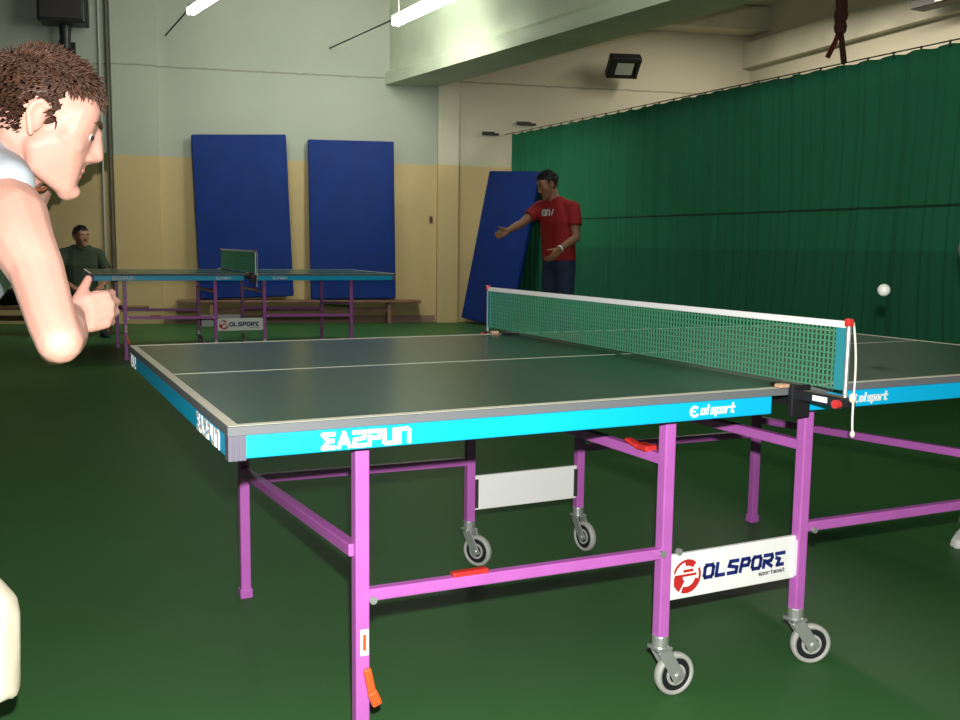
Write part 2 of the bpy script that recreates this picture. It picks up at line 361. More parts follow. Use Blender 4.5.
def make_table(root):
    for s in (-1, 1):
        x0, x1 = (-1.37, -0.012) if s < 0 else (0.012, 1.37)
        tp = MB().span((x0, -0.7625, 0.742), (x1, 0.7625, 0.76)).build('tabletop', M_TOP, root)
        l = MB(); z0, z1 = 0.7598, 0.7606
        l.span((x0, -0.7625, z0), (x1, -0.7425, z1)); l.span((x0, 0.7425, z0), (x1, 0.7625, z1))
        xe = x0 if s < 0 else x1
        l.span((xe, -0.7425, z0), (xe - s * 0.02, 0.7425, z1)); l.span((x0 if s > 0 else x0 + 0.02, -0.0011, z0), (x1 if s < 0 else x1 - 0.02, 0.0011, z1))
        l.build('boundary_line', M_WHITE, tp)
        e = MB()
        e.span((x0, -0.7640, 0.7425), (x1, -0.7625, 0.7590)); e.span((x0, 0.7625, 0.7425), (x1, 0.7640, 0.7590)); e.span((xe, -0.764, 0.7425), (xe + s * 0.0015, 0.764, 0.7590))
        e.build('board_edge', M_EDGE, tp)
        xi = -0.075 if s < 0 else 0.04
        a = MB()
        for yy in (-1, 1): a.span((xi, yy * 0.7625, 0.698), (xe - s * 0.03, yy * 0.7385, 0.7415))
        a.span((xe, -0.735, 0.698), (xe - s * 0.024, 0.735, 0.7415))
        ap = a.build('apron', M_CYAN, root, bevel=0.003)
        MB().span((xi + s * 0.004, -0.738, 0.70), (xi + s * 0.024, 0.738, 0.7415)).build('inner_rail', M_BLACK, root)
        for yy in (-1, 1):
            k = MB(); k.span((xe + s * 0.001, yy * 0.7635, 0.695), (xe - s * 0.032, yy * 0.735, 0.7418))
            for q in range(3): k.span((xe - s * (0.006 + 0.009 * q), yy * 0.7635, 0.697), (xe - s * (0.010 + 0.009 * q), yy * 0.7650, 0.740))
            k.build('corner_cap', M_GREYP, root, bevel=0.003)
        # white lettering on the aprons
        t = MB()
        if s < 0:
            letters(t, 'EA2FUN', (-1.193, -0.7627, 0.706), (1, 0, 0), (0, 0, 1), (0, -1, 0), 0.021, 0.026, 0.010, 0.008)
            t.build('lettering', M_TAPE, ap); t = MB(); xl = -0.322
        else:
            xl = 0.185
        arc_band(t, (xl + 0.013, -0.7626, 0.719), (1, 0, 0), (0, 0, 1), (0, -1, 0), 0.008, 0.014, 40, 330)
        t.span((xl + 0.004, -0.764, 0.718), (xl + 0.016, -0.7626, 0.721))
        letters(t, 'olsport', (xl + 0.032, -0.7626, 0.712), (1, 0, 0), (0, 0, 1), (0, -1, 0), 0.010, 0.020, 0.0045, 0.0045, slant=0.2)
        t.build('lettering', M_TAPE, ap)
        if s < 0:
            t = MB()
            letters(t, 'EA2FUN', (-1.3703, -0.45, 0.705), (0, -1, 0), (0, 0, 1), (-1, 0, 0), 0.026, 0.028, 0.014, 0.009)
            t.build('lettering', M_TAPE, ap); t = MB()
            letters(t, 'EA2', (-1.3703, 0.72, 0.705), (0, -1, 0), (0, 0, 1), (-1, 0, 0), 0.026, 0.028, 0.014, 0.009)
            t.build('lettering', M_TAPE, ap)
    W = 0.030
    for i, x in enumerate(PX):
        for y in (NEAR, FAR):
            cst = i in (1, 2); top = 0.70
            lg = MB().span((x - W / 2, y - W / 2, 0.135 if cst else 0.012), (x + W / 2, y + W / 2, top)).build('leg', M_PURP, root, bevel=0.003)
            if cst:
                ang = {(1, NEAR): (-0.05, -1), (2, NEAR): (-0.38, -0.92), (1, FAR): (-0.85, -0.5), (2, FAR): (-0.95, -0.12)}[(i, y)]
                off = {(1, NEAR): (0.036, -0.012), (2, NEAR): (0.042, -0.016), (1, FAR): (0.018, -0.03), (2, FAR): (0.006, -0.04)}[(i, y)]
                caster(root, x, y, (*ang, 0), off)
            else:
                MB().span((x - 0.019, y - 0.019, 0), (x + 0.019, y + 0.019, 0.03)).build('foot_cap', M_PURP, lg, bevel=0.003)
    for y in (NEAR, FAR):
        for a, b in ((0, 1), (2, 3)):
            MB().bar((PX[a], y, 0.373), (PX[b], y, 0.362), 0.024, 0.026).build('side_rail', M_PURP, root, bevel=0.003)
    for x, sgn in ((PX[0] + 0.020, 1), (PX[1] + 0.030, 1), (PX[2] + 0.030, 1), (PX[1] - 0.018, -1)): MB().cyl((x, NEAR - 0.017, 0.366), (x, NEAR - 0.026, 0.366), 0.008).build('bolt', M_STEEL, root)
    for i, z0, z1 in ((0, 0.47, 0.40), (1, 0.59, 0.585), (2, 0.59, 0.585), (3, 0.475, 0.42)):
        cb = MB().bar((PX[i] - (0.012 if i == 0 else 0), NEAR, z0), (PX[i], FAR, z1), 0.026, 0.026).build('cross_bar', M_PURP, root, bevel=0.003)
        if i in (1, 2):
            y0 = -0.60 if i == 1 else -0.30
            lv = MB(); lv.box((PX[i] - 0.004, y0, 0.606), (0.034, 0.05 if i == 1 else 0.03, 0.016)); lv.bar((PX[i] - 0.012, y0 + 0.015, 0.606), (PX[i] - 0.016, y0 + 0.06, 0.616), 0.024, 0.010)
            lv.build('latch_lever', M_RED, cb, bevel=0.004)
    # white boards between the caster posts
    for y, s in ((NEAR, -1), (FAR, 1)):
        yb = y - 0.002 * s
        bd = MB(); z0, z1 = (0.238, 0.352) if s < 0 else (0.190, 0.310)
        bd.box(((PX[1] + PX[2]) / 2, yb, (z0 + z1) / 2), (PX[2] - PX[1] - W, 0.012, z1 - z0))
        bo = bd.build('sign_board', M_BOARD, root, bevel=0.002)
        for x in (PX[1], PX[2]):
            k = MB()
            xx = x + (W / 2 + 0.004 if x == PX[1] else -W / 2 - 0.004)
            k.span((xx - 0.008, yb - 0.012, z0 + 0.008), (xx + 0.008, yb + 0.012, z1 - 0.012))
            k.build('board_clip', M_DARKM if s > 0 else M_BOARD, bo)
        if s < 0:
            yf = yb - 0.0062; x0 = PX[1] + W / 2; wd = PX[2] - PX[1] - W; e = MB(); ec = (x0 + wd * 0.135, yf, 0.293)
            U, Z, Nn = (1, 0, 0), (0, 0, 1), (0, -1, 0); R = 0.043
            arc_band(e, ec, U, Z, Nn, R * 0.62, R, 50, 100); arc_band(e, ec, U, Z, Nn, R * 0.86, R, 100, 165)
            arc_band(e, ec, U, Z, Nn, R * 0.30, R, 178, 238); arc_band(e, ec, U, Z, Nn, R * 0.62, R, 248, 345); arc_band(e, ec, U, Z, Nn, R * 0.86, R, 345, 385)
            e.box((ec[0] - 0.004, yf - 0.0006, 0.296), (0.066, 0.0012, 0.006)); e.box((ec[0] + 0.004, yf - 0.0006, 0.307), (0.030, 0.0012, 0.007))
            e.build('emblem', M_REDP, bo)
            t = MB(); letters(t, 'OLSPORT', (x0 + wd * 0.265, yf, 0.282), U, Z, Nn, 0.026, 0.030, 0.0125, 0.0095, slant=0.12)
            t.build('lettering', M_NAVY, bo)
            t = MB(); letters(t, 'sportmost', (x0 + wd * 0.70, yf, 0.262), U, Z, Nn, 0.006, 0.010, 0.004, 0.0018)
            t.build('small_print', M_GREYP, bo)
    # handles and stickers on the frame
    lv = MB(); lv.bar((-1.084, NEAR - 0.022, 0.222), (-1.074, NEAR - 0.026, 0.168), 0.017, 0.012, (0, -1, 0)); lv.bar((-1.075, NEAR - 0.026, 0.172), (-1.062, NEAR - 0.026, 0.140), 0.022, 0.012, (0, -1, 0))
    lv.build('foot_lever', M_ORNG, root, bevel=0.004)
    st = MB().box((-1.087, NEAR - 0.0157, 0.276), (0.018, 0.0012, 0.056)).build('sticker', M_TAPE, root)
    MB().box((-1.087, NEAR - 0.0166, 0.276), (0.007, 0.0012, 0.034)).build('sticker_print', M_ORNG, st)
    MB().box((-0.84, NEAR, 0.386), (0.085, 0.02, 0.012)).build('rail_lever', M_RED, root, bevel=0.003)
    return root
tbl = make_table(thing('table_tennis_table', 'large green-topped table tennis table with bright blue apron and purple legs, in the foreground', 'table tennis table'))

def make_net(root):
    zt = 0.932; y0 = 0.915
    nm = MB(); pitch = 0.0135; th = 0.0015
    k = int(2 * y0 / pitch)
    for i in range(k + 1):
        y = -y0 + 0.03 + i * (2 * y0 - 0.04) / k
        nm.span((-th, y - th, 0.772), (th, y + th, zt - 0.01))
    for j in range(12):
        z = 0.774 + j * pitch
        if z < zt - 0.012: nm.span((-th, -y0 + 0.03, z - th), (th, y0 - 0.01, z + th))
    nm.build('mesh', M_NET, root)
    MB().span((-0.004, -y0 + 0.01, zt - 0.016), (0.004, y0 - 0.008, zt)).build('top_tape', M_TAPE, root, bevel=0.002)
    MB().span((-0.003, -y0 + 0.010, 0.772), (0.003, -y0 + 0.034, zt - 0.016)).build('end_band', M_TEAL, root)
    MB().span((-0.003, y0 - 0.024, 0.772), (0.003, y0 - 0.006, zt - 0.016)).build('end_band', M_TEAL, root)
    for s in (-1, 1):
        p = MB(); p.cyl((0, s * y0, 0.748), (0, s * y0, zt - 0.004), 0.0055, seg=12)
        po = p.build('post', M_STEEL, root, smooth=False)
        MB().span((-0.008, s * y0 - 0.008, zt - 0.012), (0.008, s * y0 + 0.008, zt + 0.006)).build('post_cap', M_RED, po, bevel=0.003)
        c = MB(); c.span((-0.018, s * 0.765, 0.732), (0.018, s * (y0 + 0.008), 0.757)); c.span((-0.03, s * 0.70, 0.7612), (0.03, s * 0.775, 0.768)); c.span((-0.03, s * 0.7655, 0.690), (0.03, s * 0.782, 0.768))
        cl = c.build('clamp', M_BLACK, root, bevel=0.003)
        MB().cyl((0.004, s * (y0 - 0.002), 0.742), (-0.03, s * (y0 - 0.002), 0.742), 0.010).build('clamp_screw', M_RED, cl)
        l = MB(); l.span((-0.0195, s * 0.835, 0.739), (-0.0182, s * 0.880, 0.752)); l.build('clamp_label', M_TAPE, cl)
        MB().span((-0.062, s * 0.752, 0.7612), (-0.032, s * 0.775, 0.771)).build('clamp_pad', mat('tan_plastic', (0.55, 0.33, 0.20), 0.5), cl, bevel=0.003)
    cd_ = MB(); ps = []
    for i in range(15):
        t = i / 14; ps.append((0.010 + 0.006 * math.sin(t * 5), -y0 - 0.004 - 0.020 * t, zt - 0.002 - t * 0.255))
    cd_.tube(ps, 0.0028, 6); cd_.ball((0.012, -y0 - 0.012, 0.756), 0.009, 2, (1, 1, 1.4)); cd_.ball(ps[-1], 0.006, 2, (1, 1, 1.5))
    cd_.build('tension_cord', M_CORD, root, smooth=True)
    return root
net = make_net(thing('table_tennis_net', 'green net with white top tape clamped across the foreground table', 'net', (0, 0, 0)))

# second table and net at the back, copies of the first
t2 = copy_tree(tbl); t2.location = (0.45, 7.60, 0); t2.rotation_euler = (0, 0, math.radians(-2)); t2.scale = (1.06,) * 3
t2['label'] = 'smaller-looking far table tennis table in front of the two upright blue mats'
n2 = copy_tree(net); n2.location = (0.45, 7.60, 0.76 * 1.06 - 0.76 * 1.3); n2.rotation_euler = t2.rotation_euler; n2.scale = (1.06, 1.06, 1.3)
n2['label'] = 'net across the far table, in front of the left upright blue mat'

# ball in flight
tag(MB().ball((0.90, -0.224, 0.964), 0.0205, 4).build('table_tennis_ball', M_BALL, smooth=True), 'white ball in mid-air in front of the green curtain', 'ball')

# ------------------------------------------------------------------ gym mats and benches by the back wall
def gym_mat(name, label, group, base, along, up, nrm, wdt, hgt):
    th = 0.06; base = V(base); along = V(along).normalized(); up = V(up).normalized(); nrm = along.cross(up).normalized()
    r = thing(name, label, 'mat', base, 0, group)
    b = MB().box(up * hgt / 2 + nrm * th / 2, (wdt, hgt, th), (along, up, nrm)).build('pad', M_MAT, r, bevel=0.018)
    for e in (th * 0.04, th * 0.96):
        for q in (-1, 1):
            s = MB().bar(along * q * (wdt / 2 - 0.012) + nrm * e + up * 0.02, along * q * (wdt / 2 - 0.012) + nrm * e + up * (hgt - 0.02), 0.006, 0.006)
            s.build('seam_piping', M_MAT, r)
    return r
def wall_mat_piece(label, t_bot, t_top, hgt, wdt, dz=0.0):
    z0 = 0.335; foot = wl(t_bot, 0.17, z0); top = wl(t_top, 0.075, z0 + hgt)
    up = (top - foot).normalized(); al = (WD - up * WD.dot(up)).normalized()
    gym_mat('gym_mat', label, 'gym mats leaning at the back of the hall', foot + V((0, 0, abs(al.z) * wdt / 2 + 0.001)), al, up, None, wdt, hgt)
wall_mat_piece('upright blue gym mat on the bench, directly behind the net of the far table', 1.72, 1.64, 2.19, 1.24)
wall_mat_piece('upright blue gym mat on the bench, the right one of the upright pair', 3.16, 3.14, 2.18, 1.18)
# the third leans sideways against the curtain
foot = V((4.22, 9.41, 0.002)); top = V((4.60, 9.30, 2.15)); al = V((-0.10, 1.0, 0)); up = (top - foot).normalized(); al = (al - up * al.dot(up)).normalized()
gym_mat('gym_mat', 'blue gym mat leaning sideways against the end of the green curtain', 'gym mats leaning at the back of the hall', foot + V((0, 0, 0.03)), al, up, None, 1.25, 2.13)

def bench(label, c, rz, length, zt=0.33, depth=0.28):
    r = thing('gym_bench', label, 'bench', c, rz, 'gym benches')
    MB().span((-length / 2, -depth / 2, zt - 0.035), (length / 2, depth / 2, zt)).build('seat_plank', M_WOOD, r, bevel=0.006)
    for sx in (-1, 1):
        x = sx * (length / 2 - 0.45); g = MB()
        for sy in (-1, 1): g.bar((x, sy * depth * 0.42, 0.0), (x, sy * depth * 0.30, zt - 0.035), 0.05, 0.05)
        g.span((x - 0.03, -depth * 0.4, zt - 0.075), (x + 0.03, depth * 0.4, zt - 0.035)); g.span((x - 0.02, -depth * 0.36, 0.10), (x + 0.02, depth * 0.36, 0.13))
        g.build('leg_frame', M_WOOD, r, bevel=0.004)
    MB().span((-length / 2 + 0.45, -0.02, 0.16), (length / 2 - 0.45, 0.02, 0.22)).build('stretcher', M_WOOD, r)
    return r
WR = math.atan2(WD.y, WD.x)
c = wl(2.45, 0.17, 0); bench('long low wooden bench along the back wall carrying the two upright mats', (c.x, c.y, 0), WR, 3.3)
bench('low wooden bench under the seated person, partly behind the player\'s arm', (-1.45, 9.95, 0), WR, 2.6)

# ------------------------------------------------------------------ curtain
CX = 4.80; Y0, Y1 = 9.74, -2.2
def fold(y):
    return 0.010 * math.sin(y * 29 + 1.6 * math.sin(y * 3.1)) + 0.010 * math.sin(y * 12.7 + 2 * math.sin(y * 1.7)) + 0.008 * math.sin(y * 51 + math.sin(y * 5)) + 0.004 * math.sin(y * 83)
bm = bmesh.new(); NY, NZ = 1100, 12; rows = []
for i in range(NY + 1):
    y = Y0 + (Y1 - Y0) * i / NY; col = []
    sc = 0.006 * math.cos((y - Y0) / 0.26 * 2 * PI)
    for j in range(NZ + 1):
        t = j / NZ; z = 0.02 + (2.668 + sc - 0.02) * t
        amp = 0.85 + 0.35 * (1 - t); yy = y + 0.03 * math.sin(z * 1.7 + y * 2) * (1 - t)
        if i < 6: yy += 0.02 * math.sin(z * 9)
        col.append(bm.verts.new((CX + fold(y) * amp + 0.02 * math.sin(z * 2.2 + y), yy, z)))
    rows.append(col)
for a, b in zip(rows, rows[1:]):
    for j in range(NZ): bm.faces.new((a[j], a[j + 1], b[j + 1], b[j]))
cu = thing('curtain', 'long green pleated curtain screening the right side of the hall', 'curtain', (0, 0, 0))
me = bpy.data.meshes.new('cloth'); bm.to_mesh(me); bm.free(); me.materials.append(M_CURT)
for p in me.polygons: p.use_smooth = True
cl = bpy.data.objects.new('cloth', me); COL.objects.link(cl); cl.parent = cu
md = cl.modifiers.new('thick', 'SOLIDIFY'); md.thickness = 0.006
h0 = None
for i in range(42):
    y = Y0 - 0.03 - i * 0.26
    if h0 is None:
        b = MB(); b.bar((CX, 0, 2.645), (CX, 0, 2.685), 0.008, 0.010); b.box((CX, 0, 2.688), (0.014, 0.016, 0.016)); h0 = b.build('hook', M_DARKM, cu); hk = h0
    else:
        hk = h0.copy(); COL.objects.link(hk); hk.parent = cu
    hk.location = (0, y, 0)
rail = MB(); rail.tube([(CX, Y0 + 0.24, 2.690), (CX, 6, 2.69), (CX, 2, 2.69), (CX, -2.2, 2.69)], 0.006, 8)
tag(rail.build('curtain_wire', M_DARKM), 'thin dark wire carrying the green curtain along its top edge', 'wire')

# rope tied down to the curtain wire
rp = thing('hanging_rope', 'twisted dark rope with red strands hanging from the ceiling above the curtain', 'rope', (CX, 3.79, 0))
b = MB()
for k in range(3):
    b.tube([(0.028 * math.cos(t * 16 + k * 2.09), 0.028 * math.sin(t * 16 + k * 2.09), 3.02 + t * (CEIL - 3.02)) for t in [i / 60 for i in range(61)]], 0.024, 7)
b.build('braid', M_ROPE, rp, smooth=True)
b = MB(); b.ball((0, 0, 3.10), 0.06, 2, (1, 1, 1.3)); b.ball((0, 0, 3.00), 0.055, 2, (1, 1, 1.4)); b.build('knot', M_ROPE, rp, smooth=True)
b = MB(); b.tube([(0, 0, 3.0), (-0.02, 0.03, 2.88), (-0.03, 0.10, 2.76)], 0.022, 8); b.build('loose_end', mat('red_rope', (0.20, 0.03, 0.025), 0.9), rp, smooth=True)
b = MB(); b.tube([(0, 0, 3.0), (0.0, -0.03, 2.85), (0.0, -0.06, 2.70)], 0.025, 8); b.build('tied_end', M_ROPE, rp, smooth=True)

# ------------------------------------------------------------------ ceiling lamps and wall fittings
def tube_lamp(label, p0, p1, wall_pt):
    p0, p1 = V(p0), V(p1); d, s, u = ortho(p1 - p0)
    r = thing('fluorescent_lamp', label, 'lamp', p0, 0, 'fluorescent tube lamps on wires')
    q1 = p1 - p0; ln = q1.length
    h = MB(); h.bar(-d * 0.03 + u * 0.07, q1 + d * 0.03 + u * 0.07, 0.09, 0.05)
    for e in (V(), q1): h.bar(e - u * 0.03 - d * 0.012, e + u * 0.07 - d * 0.012, 0.10, 0.018, d) if False else h.box(e + u * 0.02, (0.03, 0.10, 0.09), (d, s, u))
    h.build('housing', M_HOUS, r, bevel=0.004)
    for k in (-1, 1): MB().cyl(d * 0.01 + s * 0.026 * k - u * 0.01, q1 - d * 0.01 + s * 0.026 * k - u * 0.01, 0.02, seg=14).build('tube', M_TUBE, r, smooth=False)
    w_ = MB().tube([V(wall_pt) - p0, -d * 0.03 + u * 0.06], 0.011, 8); w_.build('suspension_wire', M_DARKM, r)
    w_ = MB(); w_.tube([q1 + u * 0.09, q1 + u * 0.09 + V((0, 0, CEIL - (p1 + u * 0.09).z))], 0.006, 6); w_.tube([u * 0.09 + d * 0.1, u * 0.09 + d * 0.1 + V((0, 0, CEIL - (p0 + u * 0.09).z))], 0.006, 6)
    w_.build('drop_rod', M_HOUS, r)
    return r
tube_lamp('lit fluorescent tube lamp on a wire beside the deep ceiling beam', (2.650, 8.76, 3.76), (2.736, 7.30, 3.76), wl(2.86, 0.0, 3.76))
tube_lamp('lit fluorescent tube lamp on a wire above the pale left pilaster', (0.385, 9.60, 3.80), (0.53, 8.40, 3.80), wl(0.72, 0.0, 3.81))
r = thing('ceiling_lamp', 'small pale lamp on the ceiling in the top right corner of the photo', 'lamp', (7.75, 5.02, 3.83))
MB().span((-0.10, -0.5, 0.0), (0.12, 0.5, 0.10)).build('housing', M_DARKM, r, bevel=0.01); MB().span((-0.13, -0.5, 0.01), (-0.10, 0.15, 0.09)).build('diffuser', M_HOUS, r)
MB().cyl((0, 0, 0.1), (0, 0, CEIL - 3.83), 0.012).build('drop_rod', M_DARKM, r)

# floodlight on the back wall
fc = wl(6.96, 0.42, 3.66)
r = thing('floodlight', 'black square floodlight fixed high on the back wall above the curtain', 'floodlight', fc)
fx = (WD + V((0, 0, 0.03))).normalized(); fn = (-WN * 0.72 + V((0, 0, -0.70))).normalized(); fx = (fx - fn * fx.dot(fn)).normalized(); fu = fn.cross(fx) * -1
MB().box((0, 0, 0), (0.46, 0.34, 0.13), (fx, fu, fn)).build('housing', M_BLACK, r, bevel=0.02)
MB().box(fn * 0.066, (0.25, 0.19, 0.012), (fx, fu, fn)).build('lens', M_GLASS, r)
b = MB(); b.box(fn * 0.068 + fx * 0.0 + fu * 0.13, (0.44, 0.03, 0.03), (fx, fu, fn)); b.box(fn * 0.068 - fu * 0.13, (0.44, 0.03, 0.03), (fx, fu, fn)); b.box(fn * 0.068 - fx * 0.19, (0.05, 0.3, 0.03), (fx, fu, fn)); b.box(fn * 0.068 + fx * 0.19, (0.05, 0.3, 0.03), (fx, fu, fn))
b.build('bezel', M_BLACK, r)
b = MB(); b.bar(-fn * 0.05, WN * 0.42, 0.05, 0.03); b.box(WN * 0.41, (0.14, 0.02, 0.14), (WD, WN, V((0, 0, 1)))); b.build('bracket', M_DARKM, r)

# loudspeaker on the back wall behind the player's head
r = thing('loudspeaker', 'black loudspeaker hung high on the wall above the player\'s head', 'loudspeaker', wl(-0.48, 0.0, 3.55))
q = (WD, WN, V((0, 0, 1)))
MB().box(-WN * 0.30 + V((0, 0, 0.62)), (0.56, 0.34, 0.72), q).build('cabinet', M_BLACK, r, bevel=0.02)
MB().box(-WN * 0.475 + V((0, 0, 0.62)), (0.50, 0.02, 0.64), q).build('grille', M_DARKM, r, bevel=0.008)
b = MB(); b.cyl(-WN * 0.22 + V((0, 0, 0.28)), -WN * 0.22 + V((0, 0, -0.02)), 0.075, 0.06); b.bar(-WN * 0.22 + V((0, 0, 0.02)), V((0, 0, 0.02)), 0.06, 0.06); b.box(-WN * 0.01, (0.16, 0.02, 0.2), q)
b.build('wall_mount', M_BLACK, r)
b = MB().tube([-WN * 0.22 + V((-0.03, 0, 0.18)), -WN * 0.1 - WD * 0.12 + V((0, 0, 0.02)), -WN * 0.015 - WD * 0.35 + V((0, 0, -0.10)), -WN * 0.015 - WD * 1.6 + V((0, 0, -0.06))], 0.010, 6); b.build('cable', M_DARKM, r)

# heating pipe running up the wall beside the left pilaster
b = MB(); a = wl(-0.01, 0.05, 0.0); b.cyl(a, a + V((0, 0, CEIL)), 0.022, seg=12)
pp = tag(b.build('wall_pipe', M_PIPE, smooth=False), 'thin dark vertical pipe on the wall left of the pale pilaster', 'pipe')
b = MB(); a = wl(-0.11, 0.03, 0.0); b.cyl(a, a + V((0, 0, CEIL)), 0.014, seg=10)
tag(b.build('wall_pipe', mat('pale_pipe', (0.42, 0.44, 0.36), 0.6)), 'thinner pale pipe just left of the dark vertical pipe', 'pipe')
# ends of the curtain wire fixed to the wall
for nm, t, z, ln, lb in (('wire_bracket', 5.10, 2.70, 0.26, 'lower dark wire bracket on the back wall left of the curtain top'), ('wire_bracket', 5.62, 2.86, 0.30, 'upper dark wire bracket on the back wall just above the curtain corner')):
    b = MB(); b.box(wl(t, 0.03, z), (ln * 0.7, 0.05, 0.045), q); b.box(wl(t + ln * 0.45, 0.03, z - 0.01), (ln * 0.3, 0.04, 0.03), q)
    tag(b.build(nm, M_DARKM, bevel=0.008), lb, 'bracket')
sw = thing('wall_switch', 'small dark switch on the beige wall right of the two upright mats', 'switch', wl(4.28, 0.0, 1.47)); MB().box(-WN * 0.012, (0.05, 0.024, 0.09), q).build('plate', M_WOOD, sw, bevel=0.004); MB().box(-WN * 0.028, (0.03, 0.012, 0.04), q).build('rocker', M_DARKM, sw)

# ------------------------------------------------------------------ people
ICO = None
def ico(sub=2):
    global ICO
    if ICO is None:
        b = bmesh.new(); bmesh.ops.create_icosphere(b, subdivisions=sub, radius=1); ICO = [v.co.copy() for v in b.verts]; b.free()
    return ICO
def S(p, r): return [V(p) + v * r for v in ico()]
def E(p, rx, ry, rz, F): return [V(p) + F @ V((v.x * rx, v.y * ry, v.z * rz)) for v in ico()]
def ring(p, d, r, k=20):
    d, x, y = ortho(d); return [V(p) + (x * math.cos(2 * PI * i / k) + y * math.sin(2 * PI * i / k)) * r for i in range(k)]
def oval(p, d, side, rs, ro, k=28):
    d = V(d).normalized(); s = (V(side) - d * V(side).dot(d)).normalized(); o = d.cross(s)
    return [V(p) + s * rs * math.cos(2 * PI * i / k) + o * ro * math.sin(2 * PI * i / k) for i in range(k)]
def caps(*pr): # hull through spheres given as (p, r)
    out = []
    for p, r in pr: out += S(p, r)
    return out
def solid(name, hulls, voxel, material, parent, smooth=4, factor=0.5):
    bm = bmesh.new()
    for pts in hulls:
        vs = [bm.verts.new(p) for p in pts]
        r = bmesh.ops.convex_hull(bm, input=vs)
        kill = [g for g in r['geom_interior'] + r['geom_unused'] if isinstance(g, bmesh.types.BMVert)]
        bmesh.ops.delete(bm, geom=list(set(kill)), context='VERTS')
    bmesh.ops.recalc_face_normals(bm, faces=bm.faces[:])
    me = bpy.data.meshes.new('tmp'); bm.to_mesh(me); bm.free()
    t = bpy.data.objects.new('tmp', me); COL.objects.link(t)
    r = t.modifiers.new('r', 'REMESH'); r.mode = 'VOXEL'; r.voxel_size = voxel
    s = t.modifiers.new('s', 'SMOOTH'); s.factor = factor; s.iterations = smooth
    dg = bpy.context.evaluated_depsgraph_get()
    m2 = bpy.data.meshes.new_from_object(t.evaluated_get(dg)); m2.name = name
    bpy.data.objects.remove(t)
    m2.materials.clear(); m2.materials.append(material)
    for p in m2.polygons: p.use_smooth = True
    o = bpy.data.objects.new(name, m2); COL.objects.link(o)
    if parent is not None: o.parent = parent
    return o
def head_frame(fwd, pitch, roll=0.0):   # columns: forward, left, up ; pitch down positive
    f = V((fwd[0], fwd[1], 0)).normalized(); l = V((-f.y, f.x, 0)); u = V((0, 0, 1))
    F = Matrix((f, l, u)).transposed()
    return Matrix.Rotation(pitch, 3, l) @ Matrix.Rotation(roll, 3, f) @ F
def head_hulls(c, F, k=1.0):
    P = lambda x, y, z: V(c) + F @ V((x * k, y * k, z * k))
    H = []
    H.append(E(P(-0.012, 0, 0.036), 0.097 * k, 0.077 * k, 0.087 * k, F))
    H.append(E(P(-0.035, 0, 0.015), 0.072 * k, 0.070 * k, 0.075 * k, F))
    face = []
    for y in (-1, 1):
        face += S(P(0.050, y * 0.030, 0.045), 0.034 * k) + S(P(0.048, y * 0.040, -0.012), 0.026 * k) + S(P(-0.002, y * 0.044, -0.046), 0.020 * k) + S(P(0.062, y * 0.013, -0.066), 0.023 * k) + S(P(0.068, y * 0.008, -0.096), 0.017 * k) + S(P(0.010, y * 0.036, -0.078), 0.016 * k)
    H.append(face)
    for y in (-1, 1):
        H.append(caps((P(0.076, y * 0.010, 0.030), 0.011 * k), (P(0.064, y * 0.046, 0.030), 0.012 * k)))           # brow
        H.append(caps((P(0.060, y * 0.042, -0.018), 0.018 * k), (P(0.040, y * 0.056, -0.012), 0.014 * k)))         # cheekbone
        H.append(caps((P(0.097, y * 0.005, -0.023), 0.009 * k), (P(0.088, y * 0.013, -0.029), 0.009 * k)))         # nostril wing
        H.append(caps((P(0.0735, y * 0.024, 0.0175), 0.0108 * k), (P(0.0690, y * 0.043, 0.0175), 0.0100 * k))); H.append(caps((P(0.0715, y * 0.024, -0.004), 0.0085 * k), (P(0.0670, y * 0.042, -0.004), 0.0085 * k)))   # upper lid
        # ear
        e0 = V((-0.012, y * 0.078, 0.0)); fl = Matrix.Rotation(y * -0.35, 3, 'Z')
        pts = []
        for v in ico():
            q = fl @ V((v.x * 0.017, v.y * 0.006, v.z * 0.030)); pts.append(V(c) + F @ ((e0 + q) * k))
        H.append(pts)
        H.append(caps((P(-0.024, y * 0.087, 0.022), 0.0052 * k), (P(-0.012, y * 0.086, 0.031), 0.0052 * k))); H.append(caps((P(-0.012, y * 0.086, 0.031), 0.0052 * k), (P(0.002, y * 0.082, 0.024), 0.0048 * k)))
        H.append(caps((P(-0.024, y * 0.087, 0.022), 0.0052 * k), (P(-0.027, y * 0.088, 0.002), 0.005 * k))); H.append(caps((P(-0.027, y * 0.088, 0.002), 0.005 * k), (P(-0.012, y * 0.080, -0.030), 0.0055 * k)))
    H.append(caps((P(0.084, 0, 0.024), 0.009 * k), (P(0.102, 0, -0.020), 0.0110 * k)))
    H.append(caps((P(0.099, 0, -0.022), 0.0110 * k), (P(0.078, 0, -0.034), 0.013 * k), (P(0.074, 0, 0.02), 0.014 * k), (P(0.086, 0, 0.022), 0.009 * k)))
    for z, r, x in ((-0.054, 0.0075, 0.083), (-0.069, 0.0085, 0.080)):
        H.append(caps((P(x, 0, z), r * k), (P(x - 0.012, 0.018, z), r * 0.7 * k))); H.append(caps((P(x, 0, z), r * k), (P(x - 0.012, -0.018, z), r * 0.7 * k)))
    H.append(caps((P(0.082, 0, -0.098), 0.014 * k), (P(0.070, 0, -0.102), 0.018 * k)))
    return H
